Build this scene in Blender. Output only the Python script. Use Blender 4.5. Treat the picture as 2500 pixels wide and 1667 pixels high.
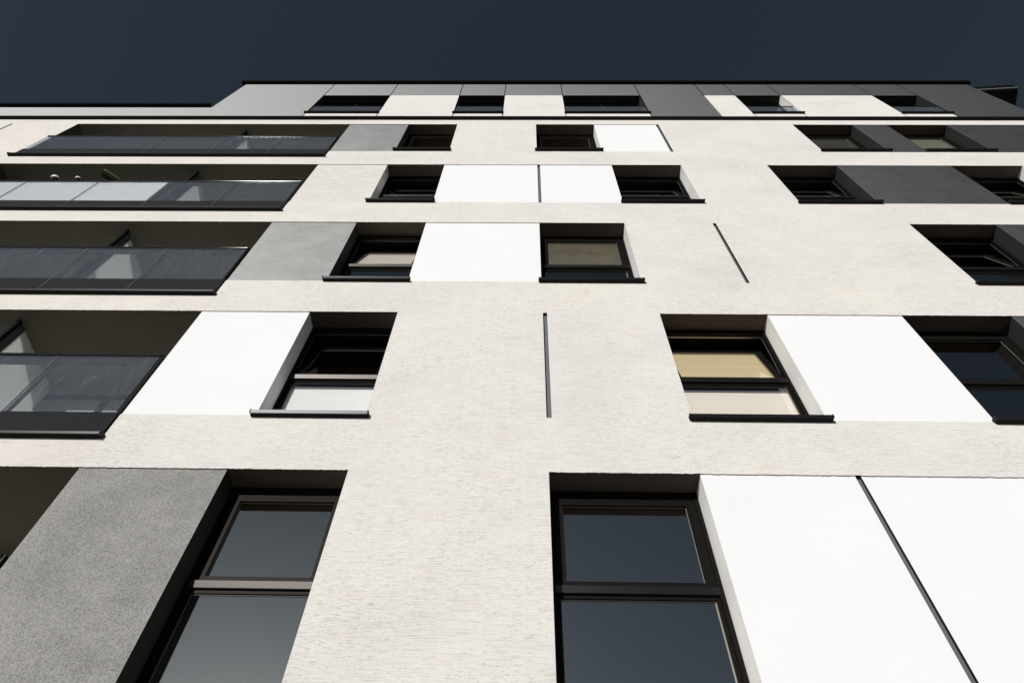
import bpy, math, random
from mathutils import Vector, Matrix
random.seed(4)
for o in list(bpy.data.objects): bpy.data.objects.remove(o)
SC = bpy.context.scene
COL = SC.collection

# ---------------------------------------------------------------- camera
SC.render.resolution_x, SC.render.resolution_y = 1024, 682
CAM_D = 4.605                              # camera stands 4.6 m in front of the facade (plane y = 0)
yaw, pitch, roll = [math.radians(a) for a in (-2.01, 56.85, 2.1)]
fwd = Vector((math.sin(yaw)*math.cos(pitch), math.cos(yaw)*math.cos(pitch), math.sin(pitch)))
rgt = Vector((math.cos(yaw), -math.sin(yaw), 0)); upv = rgt.cross(fwd)
R_ = rgt*math.cos(roll) + upv*math.sin(roll)
U_ = -rgt*math.sin(roll) + upv*math.cos(roll)
cd = bpy.data.cameras.new('camera'); cam = bpy.data.objects.new('camera', cd); COL.objects.link(cam)
cd.sensor_width = 36; cd.lens = 24.0; cd.clip_start = 0.1; cd.clip_end = 3000
cam.matrix_world = Matrix(((R_.x, U_.x, -fwd.x, 0), (R_.y, U_.y, -fwd.y, -CAM_D), (R_.z, U_.z, -fwd.z, 1.6), (0, 0, 0, 1)))
SC.camera = cam

# ---------------------------------------------------------------- light
SUN = Vector((-0.339, -0.892, 0.300)).normalized()       # towards the sun
w = bpy.data.worlds.new('World'); SC.world = w; w.use_nodes = True
nt = w.node_tree; bg = nt.nodes['Background']
sky = nt.nodes.new('ShaderNodeTexSky'); sky.sky_type = 'NISHITA'; sky.sun_disc = False
sky.sun_elevation = math.asin(SUN.z); sky.sun_rotation = math.atan2(SUN.x, SUN.y)
sky.altitude = 0; sky.air_density = 0.38; sky.dust_density = 0.55; sky.ozone_density = 2.0
hs = nt.nodes.new('ShaderNodeHueSaturation'); hs.inputs['Saturation'].default_value = 0.62
hs.inputs['Value'].default_value = 1.0
nt.links.new(sky.outputs[0], hs.inputs['Color']); tm = nt.nodes.new('ShaderNodeMix'); tm.data_type = 'RGBA'; tm.blend_type = 'MULTIPLY'; tm.inputs[0].default_value = 1.0
tm.inputs[7].default_value = (.90, 1.0, .99, 1); nt.links.new(hs.outputs[0], tm.inputs[6]); nt.links.new(tm.outputs[2], bg.inputs[0])
bg.inputs[1].default_value = 0.05
sd = bpy.data.lights.new('sun', 'SUN'); sd.energy = 4.1; sd.angle = math.radians(0.5); sd.color = (1.0, 0.975, 0.94)
so = bpy.data.objects.new('sun', sd); COL.objects.link(so); so.rotation_euler = SUN.to_track_quat('Z', 'Y').to_euler()
so.location = (-10, -30, 30)
SC.view_settings.view_transform = 'Standard'; SC.view_settings.look = 'None'
SC.view_settings.exposure = 0.0; SC.view_settings.gamma = 1.0

# ---------------------------------------------------------------- materials
class NB:
    def __init__(s, name):
        s.m = bpy.data.materials.new(name); s.m.use_nodes = True; s.t = s.m.node_tree
        s.t.nodes.clear(); s.out = s.n('ShaderNodeOutputMaterial')
    def n(s, typ, **kw):
        nd = s.t.nodes.new(typ)
        for k, v in kw.items():
            if hasattr(nd, k) and k not in nd.inputs: setattr(nd, k, v)
            else: nd.inputs[k].default_value = v
        return nd
    def l(s, a, b): s.t.links.new(a, b)
    def coords(s, sx, sy, sz):
        tc = s.n('ShaderNodeTexCoord'); mp = s.n('ShaderNodeMapping'); mp.inputs['Scale'].default_value = (sx, sy, sz)
        s.l(tc.outputs['Object'], mp.inputs['Vector']); return mp.outputs[0]
    def noise(s, sc, detail=3, rough=.6, v=(1, 1, 1)):
        nd = s.n('ShaderNodeTexNoise'); nd.inputs['Scale'].default_value = sc; nd.inputs['Detail'].default_value = detail
        nd.inputs['Roughness'].default_value = rough; s.l(s.coords(*v), nd.inputs['Vector']); return nd.outputs['Fac']
    def ramp(s, fac, stops):
        r = s.n('ShaderNodeValToRGB'); e = r.color_ramp.elements
        while len(e) > len(stops): e.remove(e[-1])
        while len(e) < len(stops): e.new(.5)
        for q, (p, c) in zip(e, stops): q.position = p; q.color = (*c, 1) if len(c) == 3 else c
        s.l(fac, r.inputs[0]); return r.outputs[0]
    def mix(s, a, b, fac, mode='MIX'):
        m = s.n('ShaderNodeMix'); m.data_type = 'RGBA'; m.blend_type = mode
        for sock, v in ((m.inputs[6], a), (m.inputs[7], b), (m.inputs[0], fac)):
            if isinstance(v, (int, float)): sock.default_value = v
            elif isinstance(v, tuple): sock.default_value = (*v, 1)
            else: s.l(v, sock)
        return m.outputs[2]
    def bump(s, h, strength, dist, prev=None):
        b = s.n('ShaderNodeBump'); b.inputs['Strength'].default_value = strength; b.inputs['Distance'].default_value = dist
        s.l(h, b.inputs['Height'])
        if prev is not None: s.l(prev, b.inputs['Normal'])
        return b.outputs[0]

def principled(name, col, rough=.8, metal=0., spec=.5, bumps=(), var=None):
    b = NB(name); p = b.n('ShaderNodeBsdfPrincipled'); p.inputs['Roughness'].default_value = rough
    p.inputs['Metallic'].default_value = metal; p.inputs['Specular IOR Level'].default_value = spec
    if var:
        sc, v, amt = var
        c2 = tuple(c*(1-amt) for c in col)
        b.l(b.ramp(b.noise(sc, 4, .65, v), [(.3, c2), (.7, col)]), p.inputs['Base Color'])
    else: p.inputs['Base Color'].default_value = (*col, 1)
    pr = None
    for sc, v, st, d in bumps: pr = b.bump(b.noise(sc, 3, .7, v), st, d, pr)
    if pr is not None: b.l(pr, p.inputs['Normal'])
    b.l(p.outputs[0], b.out.inputs[0]); return b.m

def plaster_mat(name, col, pits=.72, coarse=1.0):
    """combed mineral render: fine horizontal drag lines, grain and small pits"""
    b = NB(name); p = b.n('ShaderNodeBsdfPrincipled'); p.inputs['Roughness'].default_value = .92
    p.inputs['Specular IOR Level'].default_value = .2
    big = b.noise(.55, 4, .6, (1, 1, 1.6))
    tint = b.ramp(big, [(.32, tuple(c*.93 for c in col)), (.5, col), (.68, (col[0]*1.04, col[1]*1.03, col[2]*1.0))])
    blot = b.noise(3.2, 5, .7, (.6, 1, 1.8))
    tint = b.mix(tint, (col[0]*.95, col[1]*.885, col[2]*.85), b.ramp(blot, [(.5, (0, 0, 0)), (.74, (.40, .40, .40))]))
    drag = b.noise(34, 5, .8, (.36, 1, 3.9))            # horizontal dashes
    dash = b.ramp(drag, [(.385, (1, 1, 1)), (.445, (0, 0, 0))])
    where = b.ramp(b.noise(.9, 3, .6, (1, 1, 1)), [(.36, (.15, .15, .15)), (.62, (1, 1, 1))])
    pit = b.ramp(b.noise(52, 4, .8, (.42, 1, 1.7)), [(.365, (1, 1, 1)), (.42, (0, 0, 0))])
    dash = b.mix(dash, pit, .5, 'ADD')
    dash = b.mix((0, 0, 0), dash, where, 'MIX')
    dk = b.mix(tint, tuple(c*.22 for c in col), b.mix((0, 0, 0), dash, pits))
    grain = b.noise(150*coarse, 2, .8, (.7, 1, 1))
    col2 = b.mix(dk, (1, 1, 1), 1.0, 'MULTIPLY')
    g = b.ramp(grain, [(.36, (.74, .73, .72)), (.47, (1, 1, 1)), (.7, (1.0, 1.0, 1.0))])
    b.l(b.mix(col2, g, 1.0, 'MULTIPLY'), p.inputs['Base Color'])
    mid = b.noise(62, 4, .8, (.16, 1, 1.7))
    g = b.mix(g, b.ramp(mid, [(.36, (.84, .83, .82)), (.48, (1, 1, 1)), (.7, (1.03, 1.03, 1.03))]), 1.0, 'MULTIPLY')
    lines = b.noise(58, 3, .7, (.055, 1, 1.25))
    g = b.mix(g, b.ramp(lines, [(.34, (.83, .82, .81)), (.47, (1, 1, 1)), (.66, (1.02, 1.02, 1.02))]), 1.0, 'MULTIPLY')
    b.l(b.mix(col2, g, 1.0, 'MULTIPLY'), p.inputs['Base Color'])
    n1 = b.bump(drag, .5, .006); n2 = b.bump(b.noise(90*coarse, 3, .8, (.5, 1, 1.2)), .45, .004, n1)
    b.l(n2, p.inputs['Normal']); b.l(p.outputs[0], b.out.inputs[0]); return b.m

def sheen_mat(name, diff, glo, rough, bumps=(), speck=None):
    """dark body with a broad metallic sheen (mica render, anodised metal)"""
    b = NB(name); d = b.n('ShaderNodeBsdfDiffuse'); g = b.n('ShaderNodeBsdfGlossy'); g.distribution = 'BECKMANN'
    g.inputs['Roughness'].default_value = rough
    d.inputs['Color'].default_value = (*diff, 1); g.inputs['Color'].default_value = (*glo, 1)
    if speck:
        sc, lo = speck
        cl = b.noise(1.7, 5, .7, (1, 1, 1.3)); sp = b.noise(sc, 3, .8)
        m1 = b.ramp(cl, [(.30, (max(.72, lo+.12),)*3), (.70, (1, 1, 1))]); m2 = b.ramp(sp, [(.36, (lo, lo, lo)), (.56, (1, 1, 1))])
        mm = b.mix(m1, m2, 1.0, 'MULTIPLY')
        b.l(b.mix(glo, mm, 1.0, 'MULTIPLY'), g.inputs['Color']); b.l(b.mix(diff, mm, 1.0, 'MULTIPLY'), d.inputs['Color'])
    pr = None
    for sc, v, st, ds in bumps: pr = b.bump(b.noise(sc, 3, .7, v), st, ds, pr)
    if pr is not None: b.l(pr, d.inputs['Normal']); b.l(pr, g.inputs['Normal'])
    a = b.n('ShaderNodeAddShader'); b.l(d.outputs[0], a.inputs[0]); b.l(g.outputs[0], a.inputs[1]); b.l(a.outputs[0], b.out.inputs[0])
    return b.m

def glass_mat(name, tint, ior=1.55, rough=.0, dirt_veil=0., boost=1.0, refl_add=0., hue=(1, 1, 1)):
    """thin pane: clear transmission, Fresnel reflection plus an added share, optional dust and lightening veil"""
    b = NB(name); tr = b.n('ShaderNodeBsdfTransparent'); tr.inputs['Color'].default_value = (*tint, 1)
    g = b.n('ShaderNodeBsdfGlossy'); g.inputs['Roughness'].default_value = rough; g.inputs['Color'].default_value = (*hue, 1)
    f = b.n('ShaderNodeFresnel'); f.inputs['IOR'].default_value = ior
    ge = b.n('ShaderNodeNewGeometry'); mi = b.n('ShaderNodeMapRange'); mi.inputs['To Min'].default_value = ior; mi.inputs['To Max'].default_value = 1/ior
    b.l(ge.outputs['Backfacing'], mi.inputs['Value']); b.l(mi.outputs[0], f.inputs['IOR'])     # same strength from both faces
    m = b.n('ShaderNodeMath'); m.operation = 'ADD'; m.use_clamp = True; m.inputs[1].default_value = refl_add; b.l(f.outputs[0], m.inputs[0])
    mx = b.n('ShaderNodeMixShader'); b.l(m.outputs[0], mx.inputs[0]); b.l(tr.outputs[0], mx.inputs[1]); b.l(g.outputs[0], mx.inputs[2])
    last = mx.outputs[0]
    if dirt_veil:
        d = b.n('ShaderNodeBsdfDiffuse'); d.inputs['Color'].default_value = (.62, .66, .72, 1)
        k1 = b.ramp(b.noise(9, 6, .8, (1, 1, .8)), [(.30, (dirt_veil*.45,)*3), (.75, (dirt_veil*.9,)*3)])  # near-even pale veil to lighten the glass, beside the dust streaks
        k2 = b.ramp(b.noise(26, 4, .8, (1, 1, .10)), [(.58, (0,)*3), (.76, (dirt_veil*1.6,)*3)])
        k = b.mix(k1, k2, 1.0, 'ADD'); mx2 = b.n('ShaderNodeMixShader'); b.l(k, mx2.inputs[0]); b.l(last, mx2.inputs[1]); b.l(d.outputs[0], mx2.inputs[2])
        last = mx2.outputs[0]
    b.l(last, b.out.inputs[0]); return b.m

M = {}
M['plaster'] = plaster_mat('cream_render', (.682, .660, .630))
M['plasterwarm'] = plaster_mat('warm_cream_render', (.682, .652, .618))
M['cream'] = plaster_mat('cream_cladding', (.685, .668, .640), .15)
M['reveal'] = principled('lightened_reveal', (.86, .85, .825), .85, bumps=[(160, (1, 1, 1), .35, .003)])  # whiter than the wall render to lift the brightness of lit reveals
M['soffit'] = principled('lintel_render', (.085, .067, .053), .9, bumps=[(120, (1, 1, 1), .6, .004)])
M['white'] = principled('white_panel_render', (.733, .737, .742), .85, spec=.1, bumps=[(60, (1, 1, 1), .10, .001)], var=(.8, (1, 1, 1.5), .035))
M['grey'] = sheen_mat('grey_mica_render', (.022, .0222, .0225), (.245, .247, .245), .62, bumps=[(110, (1, 1, 1), .45, .004)], speck=(95, .62))
M['greycoarse'] = sheen_mat('coarse_grey_render', (.042, .042, .041), (.162, .159, .152), .62, bumps=[(110, (1, 1, 1), .6, .005)], speck=(115, .40))
M['greyfine'] = sheen_mat('grey_cladding', (.020, .0202, .0208), (.205, .207, .208), .645, bumps=[(90, (1, 1, 1), .25, .003)], speck=(70, .85))
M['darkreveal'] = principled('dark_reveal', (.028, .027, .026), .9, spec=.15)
M['frame'] = sheen_mat('anodised_frame', (.0085, .0078, .0072), (.0065, .006, .0055), .42, bumps=[(300, (1, 1, .1), .1, .001)])
M['metal'] = sheen_mat('graphite_metal', (.011, .0115, .012), (.024, .024, .025), .37)
M['drip'] = sheen_mat('drip_profile', (.010, .0095, .009), (.025, .023, .0215), .37, bumps=[(160, (1, 1, .3), .25, .002)])
M['rail'] = sheen_mat('handrail_metal', (.010, .010, .011), (.06, .06, .06), .16)
M['fascia'] = principled('slab_fascia', (.0135, .014, .0165), .8, spec=.12)
M['flash'] = sheen_mat('dark_flashing', (.006, .006, .006), (.004, .004, .004), .45)
M['spacer'] = principled('spacer_bead', (.30, .285, .24), .4, .7)
M['stay'] = principled('stay_rail', (.05, .05, .05), .6, .3)
M['gap_shade'] = principled('joint_and_shade', (.022, .021, .020), .95, spec=.05)  # matt dark of the joints; also painted shade on sill and profile undersides
M['slotgrey'] = principled('channel_metal', (.115, .122, .128), .6, .2)
M['pane'] = glass_mat('window_glass', (.97, .97, .97), refl_add=.01)
M['pane_refl'] = glass_mat('raised_reflection_glass', (.72, .74, .74), refl_add=.43, hue=(1.0, .955, .89))  # reflection raised above plain glass to brighten the mirrored sky
M['panedark'] = glass_mat('tinted_glass', (.72, .74, .74), refl_add=.20, hue=(1.0, .97, .92))  # smaller added reflection for the upper rows
M['balglass'] = glass_mat('balustrade_glass', (.965, .975, .98), dirt_veil=.055, refl_add=.03, hue=(.84, .93, 1.03))
M['room'] = principled('dark_room', (.035, .031, .028), .95, spec=.05)
M['balwall'] = principled('balcony_back_wall', (.24, .25, .25), .8)
M['balsoffit'] = principled('balcony_soffit', (.225, .205, .155), .9, var=(1.3, (1, 1, 1), .12))
M['concrete'] = principled('balcony_floor', (.5, .49, .46), .9)
M['beige'] = principled('beige_blind', (.70, .585, .36), .9, bumps=[(8, (.2, 1, 30), .25, .004)], var=(9, (.08, 1, 9), .14))
M['sand'] = principled('sand_blind', (.79, .735, .645), .9, bumps=[(8, (.2, 1, 30), .25, .004)], var=(9, (.08, 1, 9), .10))
M['whiteblind'] = principled('white_blind', (.80, .80, .79), .9, var=(5, (.1, 1, 5), .04))
M['curtain'] = principled('brown_curtain', (.14, .122, .075), .9, var=(2.5, (1, 1, 1.4), .5))
M['greenblind'] = principled('pale_green_blind', (.20, .215, .165), .9)
M['dim'] = principled('dark_curtain', (.05, .05, .042), .9)
M['ground'] = principled('paving', (.06, .053, .044), .9, var=(.6, (1, 1, 1), .3))
M['roofing'] = principled('roof_gravel', (.12, .12, .12), .95)
def transl(name, col, tf):
    b = NB(name); d = b.n('ShaderNodeBsdfDiffuse'); t = b.n('ShaderNodeBsdfTranslucent'); mx = b.n('ShaderNodeMixShader')
    d.inputs[0].default_value = (*col, 1); t.inputs[0].default_value = (*col, 1); mx.inputs[0].default_value = tf
    b.l(d.outputs[0], mx.inputs[1]); b.l(t.outputs[0], mx.inputs[2]); b.l(mx.outputs[0], b.out.inputs[0]); return b.m
M['opal'] = transl('opal_screen', (.90, .92, .89), .72)
M['fabric'] = transl('white_fabric', (.93, .93, .92), .22)
M['green'] = principled('green_foam', (.016, .022, .010), .9, spec=.1, var=(12, (1, 1, 1), .2))
M['lime'] = principled('sunlit_roll_top', (.34, .40, .08), .8)
M['plasticwhite'] = principled('white_plastic', (.75, .74, .70), .5)

# ---------------------------------------------------------------- mesh helpers
class MB:
    def __init__(s): s.v = []; s.f = []; s.mi = []; s.mats = []
    def m(s, mat):
        if mat not in s.mats: s.mats.append(mat)
        return s.mats.index(mat)
    def quad(s, pts, mat):
        i = len(s.v); s.v += [tuple(p) for p in pts]; s.f.append(tuple(range(i, i+len(pts)))); s.mi.append(s.m(mat))
    def box(s, x0, x1, y0, y1, z0, z1, mat, T=None):
        P = [(x0, y0, z0), (x1, y0, z0), (x1, y1, z0), (x0, y1, z0), (x0, y0, z1), (x1, y0, z1), (x1, y1, z1), (x0, y1, z1)]
        if T: P = [T(p) for p in P]
        i = len(s.v); s.v += P; k = s.m(mat)
        for f in ((0, 3, 2, 1), (4, 5, 6, 7), (0, 1, 5, 4), (1, 2, 6, 5), (2, 3, 7, 6), (3, 0, 4, 7)):
            s.f.append(tuple(i+j for j in f)); s.mi.append(k)
    def prism(s, prof, x0, x1, mat, under=None, uidx=()):
        """extrude a (y,z) outline along x; edges listed in uidx take the second material"""
        i = len(s.v); n = len(prof); k = s.m(mat)
        s.v += [(x0, y, z) for y, z in prof]+[(x1, y, z) for y, z in prof]
        for j in range(n): s.f.append((i+j, i+(j+1) % n, i+n+(j+1) % n, i+n+j)); s.mi.append(s.m(under) if j in uidx else k)
        s.f.append(tuple(i+j for j in range(n))[::-1]); s.mi.append(k); s.f.append(tuple(i+n+j for j in range(n))); s.mi.append(k)
    def tube(s, a, b, r, mat, n=12, r2=None):
        a, b = Vector(a), Vector(b); d = (b-a).normalized(); u = d.orthogonal().normalized(); v = d.cross(u); r2 = r if r2 is None else r2
        i = len(s.v); k = s.m(mat)
        for p, rr in ((a, r), (b, r2)):
            s.v += [tuple(p+u*rr*math.cos(t*2*math.pi/n)+v*rr*math.sin(t*2*math.pi/n)) for t in range(n)]
        for j in range(n): s.f.append((i+j, i+(j+1) % n, i+n+(j+1) % n, i+n+j)); s.mi.append(k)
        s.f.append(tuple(i+j for j in range(n))[::-1]); s.mi.append(k); s.f.append(tuple(i+n+j for j in range(n))); s.mi.append(k)
    def build(s, name, parent=None, label=None, bevel=0):
        me = bpy.data.meshes.new(name); me.from_pydata(s.v, [], s.f)
        for m in s.mats: me.materials.append(M[m])
        me.polygons.foreach_set('material_index', s.mi); me.update()
        o = bpy.data.objects.new(name, me); COL.objects.link(o)
        if parent is not None: o.parent = parent
        if label: o['label'] = label
        if bevel:
            bv = o.modifiers.new('bevel', 'BEVEL'); bv.width = bevel; bv.segments = 2; bv.limit_method = 'ANGLE'
        return o
def thing(name, label, cat, group=None, loc=(0, 0, 0)):
    o = bpy.data.objects.new(name, None); COL.objects.link(o); o.location = loc
    o['label'] = label; o['category'] = cat
    if group: o['group'] = group
    return o
def tag(o, label, cat, group=None):
    o['label'] = label; o['category'] = cat
    if group: o['group'] = group

# ---------------------------------------------------------------- facade grid (metres)
XL, XR, YB = -17.0, 12.63, 12.0           # left/right ends and rear of the building
L = {5: 6.385, 4: 9.352, 3: 12.315, 2: 15.27, 1: 18.205}     # lintel heights, lowest row first
ZS = {5: 3.765, 4: 7.164, 3: 10.192, 2: 13.200, 1: 16.150}     # underside of the sills
ZPB = {5: 3.735, 4: 7.190, 3: 10.212, 2: 13.212, 1: 16.122}    # lower edge of the infill panels
ZBB = {5: 3.83, 4: 6.802, 3: 9.778, 2: 12.782, 1: 15.745}      # underside of the balcony base
ZFL = {5: 4.24, 4: 7.190, 3: 10.200, 2: 13.185, 1: 16.185}     # balcony floor
REC = .0125                               # panels sit this far behind the render
DEP = .255                                # window frame depth
Z_COR = 18.585                             # underside of the cornice
holes = []                                # (x0,x1,z0,z1)
BLD = thing('apartment_building', 'tall modern apartment block with cream render, white and grey panels, dark windows and glazed balconies', 'building')

PANELS = [('grey', -4.305, -2.862, 5), ('white', 1.674, 3.135, 5), ('white', 3.189, 4.915, 5), ('white', -4.305, -2.862, 4), ('white', 3.175, 4.915, 4), ('grey', 6.33, 8.58, 4),
          ('grey', -4.300, -2.862, 3), ('white', -1.688, .226, 3), ('grey', 7.81, 9.98, 3), ('plaster', -4.285, -2.850, 2), ('white', -1.680, .224, 2), ('white', .278, 1.74, 2),
          ('grey', 6.288, 8.58, 2), ('grey', -4.268, -2.850, 1), ('white', 1.615, 3.095, 1), ('grey', 7.76, 8.572, 1), ('grey', 9.975, 12.45, 1)]
def edge_y(x, zt):
    for k, a, b, r in PANELS:
        if abs(L[r]-zt) < .01 and (abs(a-x) < .002 or abs(b-x) < .002): return REC
    return 0.
def sill(x0, x1, z, parent):
    b = MB()
    b.prism([(-.058, z-.006), (-.068, z+.036), (DEP+.01, z+.062), (DEP+.01, z+.05), (-.004, z+.012), (-.004, z-.006)], x0-.035, x1+.035, 'metal', 'gap_shade', (3, 4, 5))
    for xa, xb in ((x0-.040, x0-.035), (x1+.035, x1+.040)):            # end caps
        b.prism([(-.070, z-.004), (-.072, z+.048), (-.002, z+.056), (-.002, z+.014)], xa, xb, 'metal')
    b.build('sill', parent)

def window(x0, x1, zt, lm='reveal', rm='reveal', tilt=0., up=None, low=None, label=None, bf=1.):
    """one window in its opening: frame, sash, panes, sill, blinds and the dark room behind"""
    zb = next(ZS[r] for r in L if L[r] == zt)
    holes.append((x0, x1, zb, zt))
    fr = MB(); y0, y1 = DEP, DEP+.07; refl_pane = 'pane_refl' if zt == L[5] else 'panedark'
    jw = .042
    fr.box(x0, x0+jw, y0, y1, zb, zt, 'frame'); fr.box(x1-jw, x1, y0, y1, zb, zt, 'frame')
    fr.box(x0+jw, x1-jw, y0, y1, zt-.082, zt, 'frame'); fr.box(x0+jw, x1-jw, y0, y1, zb, zb+.115, 'frame')
    zT0, zT1 = zt-1.165, zt-1.092                                        # transom
    fr.box(x0+jw, x1-jw, y0-.004, y1, zT0, zT1, 'frame')
    fr.prism([(y0-.008, zT0+.004), (y0-.024, zT1-.010), (y0-.006, zT1+.006), (y0-.005, zT0+.004)], x0+jw-.006, x1-jw+.006, 'drip', 'gap_shade', (3,))
    # glazing bead of the fixed lower light
    bw = .034; a0, a1, c0, c1 = x0+jw, x1-jw, zb+.115, zT0
    for q in ((a0, a0+bw, c0, c1), (a1-bw, a1, c0, c1), (a0+bw, a1-bw, c1-bw, c1), (a0+bw, a1-bw, c0, c0+bw)):
        fr.box(q[0], q[1], y0+.018, y1-.005, q[2], q[3], 'frame')
    e = .006; p0, p1, p2, p3 = a0+bw, a1-bw, c0+bw, c1-bw
    for q in ((p0, p0+e, p2, p3), (p1-e, p1, p2, p3), (p0+e, p1-e, p3-e, p3)):
        fr.box(q[0], q[1], y0+.034, y0+.048, q[2], q[3], 'spacer')
    # warm pile of the inner rebate
    fo = fr.build('window', BLD, label)
    fo.data.materials  # frame mesh carries the window's sub-parts
    lp = MB(); lp.box(p0, p1, y0+.036, y0+.040, p2, p3, 'pane' if low else refl_pane); lp.build('pane', fo)
    # upper sash, hinged at its lower edge, tilting inwards
    s0, s1, t0, t1 = x0+jw+.004, x1-jw-.004, zT1+.004, zt-.086
    hy, hz = y0+.045, t0; ca, sa = math.cos(tilt), math.sin(tilt)
    T = lambda p: (p[0], hy+(p[1]-hy)*ca+(p[2]-hz)*sa, hz+(p[2]-hz)*ca-(p[1]-hy)*sa)
    sw = .084; sh = MB()
    ys0, ys1 = y0+.008, y0+.066
    for q in ((s0, s0+sw, t0, t1), (s1-sw, s1, t0, t1), (s0+sw, s1-sw, t1-sw, t1), (s0+sw, s1-sw, t0, t0+.052)):
        sh.box(q[0], q[1], ys0, ys1, q[2], q[3], 'frame', T)
    g0, g1, g2, g3 = s0+sw, s1-sw, t0+.052, t1-sw
    for q in ((g0, g0+e, g2, g3), (g1-e, g1, g2, g3), (g0+e, g1-e, g3-e, g3)):
        sh.box(q[0], q[1], ys0+.022, ys0+.034, q[2], q[3], 'spacer', T)
    if tilt:                                                             # stay arm and hinge rail seen in the gap
        xs = s1-.02
        sh.tube((xs, y0+.05, t0+.62), T((xs-.02, y0+.06, t1-.12)), .005, 'frame', 8)
        sh.box(x1-jw-.012, x1-jw-.002, y0+.05, y0+.06, t0+.05, t1-.03, 'stay')
        sh.box(x0+jw+.002, x0+jw+.012, y0+.05, y0+.06, t0+.05, t1-.03, 'stay')
        sh.box(x0+jw, x1-jw, y0+.045, y0+.062, zt-.098, zt-.084, 'spacer' if up == 'beige' else 'stay')  # with the beige blind, paler metal paints this bar sunlit
    sh.build('sash', fo)
    up_ = MB(); up_.box(g0, g1, ys0+.026, ys0+.030, g2, g3, 'pane' if up or low else refl_pane, T); up_.build('pane', fo)
    if up:
        bl = MB(); bl.box(g0+.002, g1-.002, ys0+.042, ys0+.046, g2, g2+(g3-g2)*bf, up, T); bl.build('blind', fo)
    if low:
        bl = MB(); bl.box(p0, p1, y0+.062, y0+.066, p2, p3-.06, low)
        bl.box(p0, p1, y0+.055, y0+.072, p3-.085, p3-.055, 'slotgrey'); bl.build('blind', fo)
    sill(x0, x1, zb, fo)
    # reveals and the room behind
    rv = MB()
    ea, eb = edge_y(x0, zt), edge_y(x1, zt)
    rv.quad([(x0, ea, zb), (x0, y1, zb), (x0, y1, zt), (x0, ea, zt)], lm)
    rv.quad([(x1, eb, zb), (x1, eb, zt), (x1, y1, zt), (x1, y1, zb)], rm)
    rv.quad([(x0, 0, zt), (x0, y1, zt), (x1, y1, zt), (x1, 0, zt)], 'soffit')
    rv.quad([(x0, 0, zb), (x1, 0, zb), (x1, y1, zb), (x0, y1, zb)], 'gap_shade')
    rv.build('reveal', fo)
    rm_ = MB(); xa, xb, ya, yb2, za, zc = x0-.25, x1+.25, y1, y1+2.4, zb-.5, zt+.12
    rm_.quad([(xa, yb2, za), (xb, yb2, za), (xb, yb2, zc), (xa, yb2, zc)], 'room')
    rm_.quad([(xa, ya, zc), (xa, yb2, zc), (xb, yb2, zc), (xb, ya, zc)], 'room')
    rm_.quad([(xa, ya, za), (xb, ya, za), (xb, yb2, za), (xa, yb2, za)], 'room')
    rm_.quad([(xa, ya, za), (xa, yb2, za), (xa, yb2, zc), (xa, ya, zc)], 'room')
    rm_.quad([(xb, ya, za), (xb, ya, zc), (xb, yb2, zc), (xb, yb2, za)], 'room')
    for q in ((xa, x0, za, zc), (x1, xb, za, zc), (x0, x1, zt, zc), (x0, x1, za, zb)):
        rm_.quad([(q[0], ya, q[2]), (q[0], ya, q[3]), (q[1], ya, q[3]), (q[1], ya, q[2])], 'room')
    rm_.build('interior', fo)
    return fo

def panel(kind, x0, x1, row, label=None):
    zt = L[row]; zb = ZPB[row]
    holes.append((x0, x1, zb, zt))
    b = MB(); b.box(x0+.0007, x1-.0007, REC, REC+.05, zb, zt, 'greycoarse' if (kind, row) == ('grey', 5) else kind)
    nm = {'white': 'white_panel', 'grey': 'grey_panel', 'plaster': 'render_panel'}[kind]
    b.build(nm, BLD, label)
    r = MB()                                                             # the lips of render round the panel
    edge = 'plaster'
    r.quad([(x0, 0, zt), (x0, REC, zt), (x1, REC, zt), (x1, 0, zt)], edge)
    r.quad([(x0, 0, zb), (x1, 0, zb), (x1, REC, zb), (x0, REC, zb)], edge)
    return r

def slot(x0, row, lit='plaster'):
    zt = L[row]; zb = ZPB[row]; x1 = x0+.054; d = .042
    holes.append((x0, x1, zb, zt))
    b = MB()
    b.quad([(x0, d, zb), (x1, d, zb), (x1, d, zt), (x0, d, zt)], 'slotgrey')
    ea, eb = edge_y(x0, zt), edge_y(x1, zt)
    b.quad([(x0, ea, zb), (x0, d, zb), (x0, d, zt), (x0, ea, zt)], 'gap_shade'); b.quad([(x1, eb, zb), (x1, eb, zt), (x1, d, zt), (x1, d, zb)], 'gap_shade')
    b.quad([(x0, 0, zt), (x0, d, zt), (x1, d, zt), (x1, 0, zt)], 'gap_shade'); b.quad([(x0, 0, zb), (x1, 0, zb), (x1, d, zb), (x0, d, zb)], 'slotgrey')
    b.build('joint_channel', BLD)

lips = MB()
def addlips(m):
    n = len(lips.v); lips.v += m.v
    for f, k in zip(m.f, m.mi): lips.f.append(tuple(i+n for i in f)); lips.mi.append(lips.m(m.mats[k]))
def P(kind, x0, x1, row, label=None): addlips(panel(kind, x0, x1, row, label))

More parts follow.
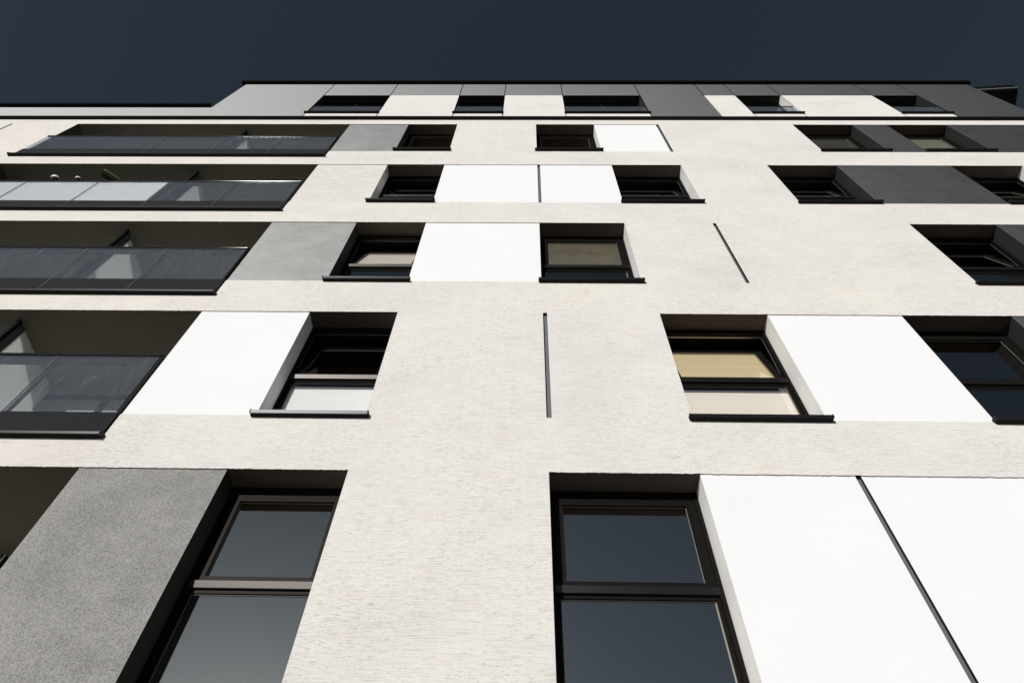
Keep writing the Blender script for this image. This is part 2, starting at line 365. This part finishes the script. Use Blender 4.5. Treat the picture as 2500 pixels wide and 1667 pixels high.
# --- windows, row by row (R = row 5 is the lowest in view)
A0, A1 = -2.862, -1.688                  # left window column
TL = math.radians(13)
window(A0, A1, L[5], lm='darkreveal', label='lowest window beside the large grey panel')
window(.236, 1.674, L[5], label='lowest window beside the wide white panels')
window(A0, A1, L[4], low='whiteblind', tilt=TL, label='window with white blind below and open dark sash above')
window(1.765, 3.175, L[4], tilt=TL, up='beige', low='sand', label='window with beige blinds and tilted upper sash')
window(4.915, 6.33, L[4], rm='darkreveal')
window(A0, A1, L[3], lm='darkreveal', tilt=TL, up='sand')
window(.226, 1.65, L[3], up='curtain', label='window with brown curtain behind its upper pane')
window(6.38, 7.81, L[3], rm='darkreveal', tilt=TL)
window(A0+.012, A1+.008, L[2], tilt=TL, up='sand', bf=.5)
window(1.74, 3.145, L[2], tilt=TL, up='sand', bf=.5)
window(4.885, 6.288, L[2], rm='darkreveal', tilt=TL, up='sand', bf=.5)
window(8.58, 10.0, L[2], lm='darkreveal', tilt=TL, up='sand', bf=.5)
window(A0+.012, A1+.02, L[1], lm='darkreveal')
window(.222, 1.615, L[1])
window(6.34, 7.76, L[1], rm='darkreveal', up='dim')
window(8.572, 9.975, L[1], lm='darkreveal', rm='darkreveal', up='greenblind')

# --- infill panels
for k_, a_, b_, r_ in PANELS: P(k_, a_, b_, r_, 'large rough grey panel beside the lowest window' if r_ == 5 and k_ == 'grey' else None)
for a_, r_ in ((3.135, 5), (.232, 4), (3.122, 3), (.224, 2), (3.095, 1), (-12.57, 1)): slot(a_, r_)

# --- glazed balconies (loggias)
BX0, BX1, BD = -10.92, {5: -4.305, 4: -4.305, 3: -4.300, 2: -4.285, 1: -4.268}, 1.35
JOINTS = [-11.0, -9.65, -8.24, -6.83, -5.58]
def balcony(row):
    zt = L[row]; x1 = BX1[row]; zf = ZFL[row]; zb = ZBB[row]                 # floor level, bottom edge of the glass
    holes.append((BX0, x1, zb, zt))
    b = MB()
    b.quad([(BX0, 0, zt), (BX0, BD, zt), (x1, BD, zt), (x1, 0, zt)], 'balsoffit')
    b.quad([(BX0, BD, zf), (x1, BD, zf), (x1, BD, zt), (BX0, BD, zt)], 'balwall')
    b.quad([(BX0, .07, zf), (x1, .07, zf), (x1, BD, zf), (BX0, BD, zf)], 'concrete')
    b.quad([(BX0, .07, zb), (x1, .07, zb), (x1, .07, zf), (BX0, .07, zf)], 'gap_shade')
    b.quad([(BX0, 0, zb), (x1, 0, zb), (x1, .07, zb), (BX0, .07, zb)], 'gap_shade')
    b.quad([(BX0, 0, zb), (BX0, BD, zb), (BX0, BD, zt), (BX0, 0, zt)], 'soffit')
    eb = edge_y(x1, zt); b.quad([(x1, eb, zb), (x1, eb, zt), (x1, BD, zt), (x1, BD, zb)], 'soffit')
    # dark door frames along the back wall
    x = BX0+.5
    while x < x1-.8:
        b.box(x, x+.07, BD-.03, BD, zf, zt-.22, 'frame'); x += 1.12
    b.box(BX0+.5, x1-.4, BD-.03, BD-.002, zt-.22, zt-.15, 'frame')
    bo = b.build('balcony', BLD)
    g0, g1 = -.012, .0
    zr = zt-1.09
    h = MB(); h.prism([(-.016-.022*math.cos(t*math.pi/18), zr+.001+.023*math.sin(t*math.pi/18)) for t in range(-9, 10)]+[(.026, zr+.024), (.026, zr-.022)], BX0-.085, x1-.035, 'rail', 'gap_shade', (20,)); h.build('handrail', bo)
    h = MB(); h.box(BX0-.06, x1-.045, .008, .016, zr-.16, zr-.024, 'gap_shade')
    h.box(BX0-.09, x1-.012, -.021, -.012, zb+.04, zf, 'fascia'); h.build('rail_backing', bo)
    m = MB(); m.prism([(-.066, zb-.010), (-.072, zb+.020), (-.050, zb+.038), (-.003, zb+.038), (-.003, zb-.010)], BX0-.13, x1+.0, 'metal', 'gap_shade', (4,))
    m.box(x1-.002, x1+.008, -.076, -.002, zb-.012, zb+.05, 'metal'); m.box(BX0-.138, BX0-.13, -.076, -.002, zb-.012, zb+.05, 'metal')
    m.build('base_profile', bo)
    js = JOINTS+[x1-.045]
    for i in range(len(js)-1):
        g = MB(); g.box(js[i]+.004, js[i+1]-.004, g0-.012, g0-.004, zf+.002, zr-.03, 'balglass'); g.build('glass_panel', bo)
    for i, j in enumerate(js[1:-1]):
        p = MB(); p.box(j-.022, j+.022, .018, .04, zf, zr-.03, 'metal'); p.box(j-.003, j+.003, -.027, -.013, zb+.04, zr-.03, 'slotgrey'); p.build('clamp_post', bo)
    p = MB(); p.box(x1-.042, x1-.012, -.02, .03, zb+.04, zr+.02, 'metal'); p.build('end_post', bo)
    # opal divider standing across the balcony
    d = MB(); xd = -6.83
    d.box(xd-.025, xd+.025, .16, .21, zf, zt-.005, 'metal'); d.box(xd-.015, xd+.015, .21, .33, zf, zt-.01, 'slotgrey')
    d.tube((xd-.012, .13, zt-.02), (xd-.012, .16, zt-.02), .008, 'spacer', 8); d.tube((xd+.012, .13, zt-.02), (xd+.012, .16, zt-.02), .008, 'spacer', 8)
    d.box(xd-.006, xd+.006, .33, BD-.03, zf+.05, zt-.01, 'opal')
    d.build('divider', bo)
    return bo
for r in (5, 4, 3, 2, 1): balcony(r)

# --- front wall with real openings
def grid_wall(x0, x1, z0, z1, mat, obj_holes, y=0.):
    xs = {x0, x1}; zs = {z0, z1}
    for h in obj_holes:
        for v in h[:2]:
            if x0 < v < x1: xs.add(v)
        for v in h[2:]:
            if z0 < v < z1: zs.add(v)
    xs, zs = sorted(xs), sorted(zs); b = MB()
    for i in range(len(xs)-1):
        cx = (xs[i]+xs[i+1])/2; run = None
        for j in range(len(zs)-1):
            cz = (zs[j]+zs[j+1])/2
            solid = not any(h[0] < cx < h[1] and h[2] < cz < h[3] for h in obj_holes)
            below = j > 0 and any(h[0] < cx < h[1] and h[2] < (zs[j-1]+zs[j])/2 < h[3] for h in obj_holes)
            if solid:
                edge = [(xs[i], y, zs[j])]
                if below and mat == 'plaster':                           # grain of the render along the lintel
                    nn = max(1, int((xs[i+1]-xs[i])/.022))
                    edge += [(xs[i]+(xs[i+1]-xs[i])*(k+random.uniform(-.3, .3))/nn, y, zs[j]-random.uniform(0, .007)**1.0) for k in range(1, nn)]
                b.quad(edge+[(xs[i+1], y, zs[j]), (xs[i+1], y, zs[j+1]), (xs[i], y, zs[j+1])], 'plasterwarm' if mat == 'plaster' and cx < -4.25 else mat)
    return b
wl = grid_wall(XL, XR, 0, Z_COR, 'plaster', holes)
n = len(wl.v); wl.v += lips.v
for f, k in zip(lips.f, lips.mi): wl.f.append(tuple(i+n for i in f)); wl.mi.append(wl.m(lips.mats[k]))
wl.quad([(XR, 0, 0), (XR, YB, 0), (XR, YB, 18.7), (XR, 0, 18.7)], 'plaster')
wl.quad([(XL, 0, 0), (XL, 0, 19.7), (XL, YB, 19.7), (XL, YB, 0)], 'plaster')
wl.quad([(XL, YB, 0), (XL, YB, 19.7), (XR, YB, 19.7), (XR, YB, 0)], 'plaster')
wl.build('wall', BLD)

# --- cornice under the top storey
c = MB(); c.prism([(-.070, Z_COR), (-.074, Z_COR+.070), (-.0, Z_COR+.10), (.03, Z_COR+.10), (.03, Z_COR+.012), (0.0, Z_COR+.012), (0.0, Z_COR)], XL-.04, XR+.05, 'flash', 'gap_shade', (4, 5, 6))
c.build('cornice', BLD)

# --- top storey: cladding cassettes with open joints, french windows
TX = -8.24; ZP = 19.75; ZR = 22.35; ZB = 21.035; Z0 = Z_COR+.10; G = .012
def cass(x0, x1, z0, z1, mat):
    b = MB(); b.box(x0+G, x1-G, 0, .03, z0, z1, mat); b.build('cladding_panel', BLD)
cass(XL-G, TX+G, Z0, ZP, 'greyfine')
seams = [TX-G, -5.622, -3.771, -1.856, -.611, .982, 3.102, 4.845, 5.695, 6.934, 9.405, 10.629, XR+G]
wins = {1: 1, 3: 1, 5: 1, 8: 1, 10: 1}; full = (0, 6, 11)
topholes = []
for i in range(len(seams)-1):
    a, b_ = seams[i], seams[i+1]
    if i in full: cass(a, b_, Z0, ZR, 'greyfine'); continue
    cass(a, b_, ZB, ZR, 'greyfine')
    if i in wins: cass(a, b_, Z0, 19.165, 'cream'); topholes.append((a+.014, b_-.014, 19.165, ZB))
    else: cass(a, b_, Z0, ZB-.002, 'cream')
back = grid_wall(TX, XR, Z0, ZR, 'gap_shade', topholes, .032)
back.quad([(XL, .032, Z0), (TX, .032, Z0), (TX, .032, ZP), (XL, .032, ZP)], 'gap_shade')
back.quad([(TX, 0, ZP), (TX, 0, ZR), (TX, YB, ZR), (TX, YB, ZP)], 'greyfine')
back.quad([(XR, 0.03, 18.7), (XR, YB, 18.7), (XR, YB, ZR), (XR, 0.03, ZR)], 'greyfine')
back.quad([(TX, YB, 19.7), (TX, YB, ZR), (XR, YB, ZR), (XR, YB, 19.7)], 'plaster')
back.build('penthouse_wall', BLD)
for k, (a, b_, z0, z1) in enumerate(topholes):
    fr = MB(); y0, y1 = .22, .29
    fr.box(a, a+.05, y0, y1, z0, z1, 'frame'); fr.box(b_-.05, b_, y0, y1, z0, z1, 'frame')
    fr.box(a+.05, b_-.05, y0, y1, z1-.08, z1, 'frame'); fr.box(a+.05, b_-.05, y0, y1, z0, z0+.12, 'frame')
    mid = (a+b_)/2
    if b_-a > 1.6: fr.box(mid-.04, mid+.04, y0, y1, z0+.12, z1-.08, 'frame')
    fo = fr.build('window', BLD)
    p = MB(); p.box(a+.05, b_-.05, y0+.03, y0+.036, z0+.12, z1-.08, 'pane'); p.build('pane', fo)
    rv = MB()
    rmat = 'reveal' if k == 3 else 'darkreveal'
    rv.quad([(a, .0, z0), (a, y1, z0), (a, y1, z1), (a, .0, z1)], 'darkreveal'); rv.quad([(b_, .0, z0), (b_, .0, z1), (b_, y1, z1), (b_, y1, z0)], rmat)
    rv.quad([(a, .0, z1), (a, y1, z1), (b_, y1, z1), (b_, .0, z1)], 'darkreveal'); rv.quad([(a, 0, z0), (b_, 0, z0), (b_, y1, z0), (a, y1, z0)], 'gap_shade')
    rv.build('reveal', fo)
    bal = MB(); bal.box(a+.004, b_-.004, .012, .034, 19.93, 19.955, 'metal'); bal.build('handrail', fo)
    gl = MB(); gl.box(a+.006, b_-.006, .018, .026, 19.21, 19.93, 'balglass'); gl.build('glass_panel', fo)
    rm_ = MB(); yb2 = y1+2.4
    rm_.quad([(a-.2, yb2, z0-.1), (b_+.2, yb2, z0-.1), (b_+.2, yb2, z1+.1), (a-.2, yb2, z1+.1)], 'room')
    rm_.quad([(a-.2, y1, z1+.1), (a-.2, yb2, z1+.1), (b_+.2, yb2, z1+.1), (b_+.2, y1, z1+.1)], 'room')
    rm_.quad([(a-.2, y1, z0-.1), (b_+.2, y1, z0-.1), (b_+.2, yb2, z0-.1), (a-.2, yb2, z0-.1)], 'room')
    rm_.quad([(a-.2, y1, z0-.1), (a-.2, yb2, z0-.1), (a-.2, yb2, z1+.1), (a-.2, y1, z1+.1)], 'room')
    rm_.quad([(b_+.2, y1, z0-.1), (b_+.2, y1, z1+.1), (b_+.2, yb2, z1+.1), (b_+.2, yb2, z0-.1)], 'room')
    rm_.build('interior', fo)
    s = MB(); s.prism([(-.055, z0+.0), (-.055, z0+.045), (y0+.01, z0+.06), (y0+.01, z0+.04), (0, z0+.012), (0, z0)], a-.045, b_+.04, 'flash', 'gap_shade', (3, 4, 5)); s.build('sill', fo)

# --- roof edges
r = MB()
prof = lambda z: [(-.080, z), (-.084, z+.110), (.30, z+.125), (.30, z+.06), (0., z+.02), (0., z)]
r.prism(prof(ZR), TX-.12, XR+.12, 'flash', 'gap_shade', (3, 4, 5)); r.box(TX-.12, TX+.0, .30, YB, ZR, ZR+.10, 'flash'); r.box(XR, XR+.12, .30, YB, ZR, ZR+.10, 'flash')
r.quad([(TX, .3, ZR+.07), (XR, .3, ZR+.07), (XR, YB, ZR+.07), (TX, YB, ZR+.07)], 'roofing')
r.build('roof', BLD)
r = MB(); r.prism(prof(ZP), XL-.1, TX-.06, 'flash', 'gap_shade', (3, 4, 5)); r.quad([(XL, .3, ZP+.02), (TX, .3, ZP+.02), (TX, YB, ZP+.02), (XL, YB, ZP+.02)], 'roofing')
r.build('parapet_coping', BLD)

# ---------------------------------------------------------------- things on the balcony
scr = MB()
zr = L[2]-1.115; nseg = 40
for i in range(nseg):
    def X(t, top): return (-10.5 if top else -10.0)*(1-t)+(-6.90)*t  # slanted left end stands for the edge of shade on the cloth
    def Y(t): return -.004+.0015*math.sin(t*31)+.0008*math.sin(t*77)
    t0, t1 = i/nseg, (i+1)/nseg
    scr.quad([(X(t0, 0), Y(t0), zr-.98), (X(t1, 0), Y(t1), zr-.98), (X(t1, 1), Y(t1), zr), (X(t0, 1), Y(t0), zr)], 'fabric')
so_ = scr.build('privacy_screen'); sm = so_.modifiers.new('thick', 'SOLIDIFY'); sm.thickness = .003
tag(so_, 'white privacy cloth hung behind the balcony glass of the second balcony from the top', 'screen')

def W_at(x, y): return (x, y)
mt = MB(); zc = L[2]-1.066
mt.tube((-8.21, -.13, zc+.125), (-7.93, .05, zc+.075), .074, 'green', 24)
mt.tube((-8.215, -.133, zc+.126), (-8.21, -.13, zc+.125), .040, 'slotgrey', 18); mt.tube((-8.219, -.136, zc+.127), (-8.215, -.133, zc+.126), .020, 'gap_shade', 14)
mt.tube((-8.200, -.172, zc+.158), (-7.93, .002, zc+.108), .026, 'lime', 16)  # yellow-green strip paints the sunlit top of the roll
mo = mt.build('rolled_mat', bevel=.004); tag(mo, 'dark green roll with sunlit top painted lime, lying across the balcony rail above the white cloth', 'mat')
def cup(x, s, label):
    b = MB(); z0 = zc+.052*s
    ax = Vector((-.30, -.25, .90)).normalized(); u = ax.orthogonal().normalized(); v = ax.cross(u); c = Vector((x, -.045, z0+.01)); N_, K_ = 20, 10
    def ring(t): return [c+ax*(.056*s*math.cos(t))+(u*math.cos(q*2*math.pi/N_)*1.2+v*math.sin(q*2*math.pi/N_))*.054*s*math.sin(t) for q in range(N_)]
    for k in range(K_):
        a, d_ = ring(math.pi*k/K_+.001), ring(math.pi*(k+1)/K_-.001)
        for q in range(N_): b.quad([a[q], d_[q], d_[(q+1) % N_], a[(q+1) % N_]], 'plasticwhite' if k < 6 else 'stay')
    o = b.build('cup'); tag(o, label, 'cup', 'white cups on the balcony rail'); return o
cup(-9.16, 1.15, 'larger white cup on the balcony rail, left of the small one')
cup(-8.70, .8, 'small white cup on the balcony rail nearest the green roll')

# ---------------------------------------------------------------- neighbouring building behind the right end
NB_ = thing('neighbouring_building', 'dark roof corner of a building just visible behind the right end of the block', 'building')
def P3(px, py, z):
    """where the line of sight through a photo point meets height z (used once, to place the far roof)"""
    d = fwd + R_*((px-1250)/1667) - U_*((py-833.5)/1667); t = (z-1.6)/d.z
    return Vector((d.x*t, -CAM_D+d.y*t, z))
HZ = 29.0
c0 = P3(2486, 214, HZ); cl = P3(2390, 219.5, HZ); cb = P3(2480, 256, HZ)
ex = (c0-cl).normalized(); ey = (cb-c0).normalized()
b = MB()
def slab(o, lx, ly, z0, z1, mat):
    a = o.copy(); q = [a, a-ex*lx, a-ex*lx+ey*ly, a+ey*ly]
    lo = [(p.x, p.y, z0) for p in q]; hi = [(p.x, p.y, z1) for p in q]
    b.quad(lo, mat); b.quad(hi[::-1], mat)
    for i in range(4): b.quad([lo[i], hi[i], hi[(i+1) % 4], lo[(i+1) % 4]], mat)
slab(c0, 5.4, 9.0, HZ, HZ+.10, 'slotgrey'); b.build('roof', NB_)
b = MB(); slab(c0-ex*.02-ey*.02, 5.4, 9.0, HZ+.104, HZ+.36, 'flash'); b.build('fascia', NB_)
b = MB(); slab(c0-ex*.03+ey*.03, 5.3, 8.9, HZ-.05, HZ-.004, 'gap_shade'); b.build('soffit', NB_)
b = MB(); slab(c0-ex*2.6+ey*2.2, 2.8, 6.5, 0, HZ-.055, 'plaster'); b.build('wall', NB_)

# ---------------------------------------------------------------- ground
g = MB(); g.quad([(-400, -400, 0), (400, -400, 0), (400, 400, 0), (-400, 400, 0)], 'ground')
go = g.build('ground'); go['kind'] = 'structure'
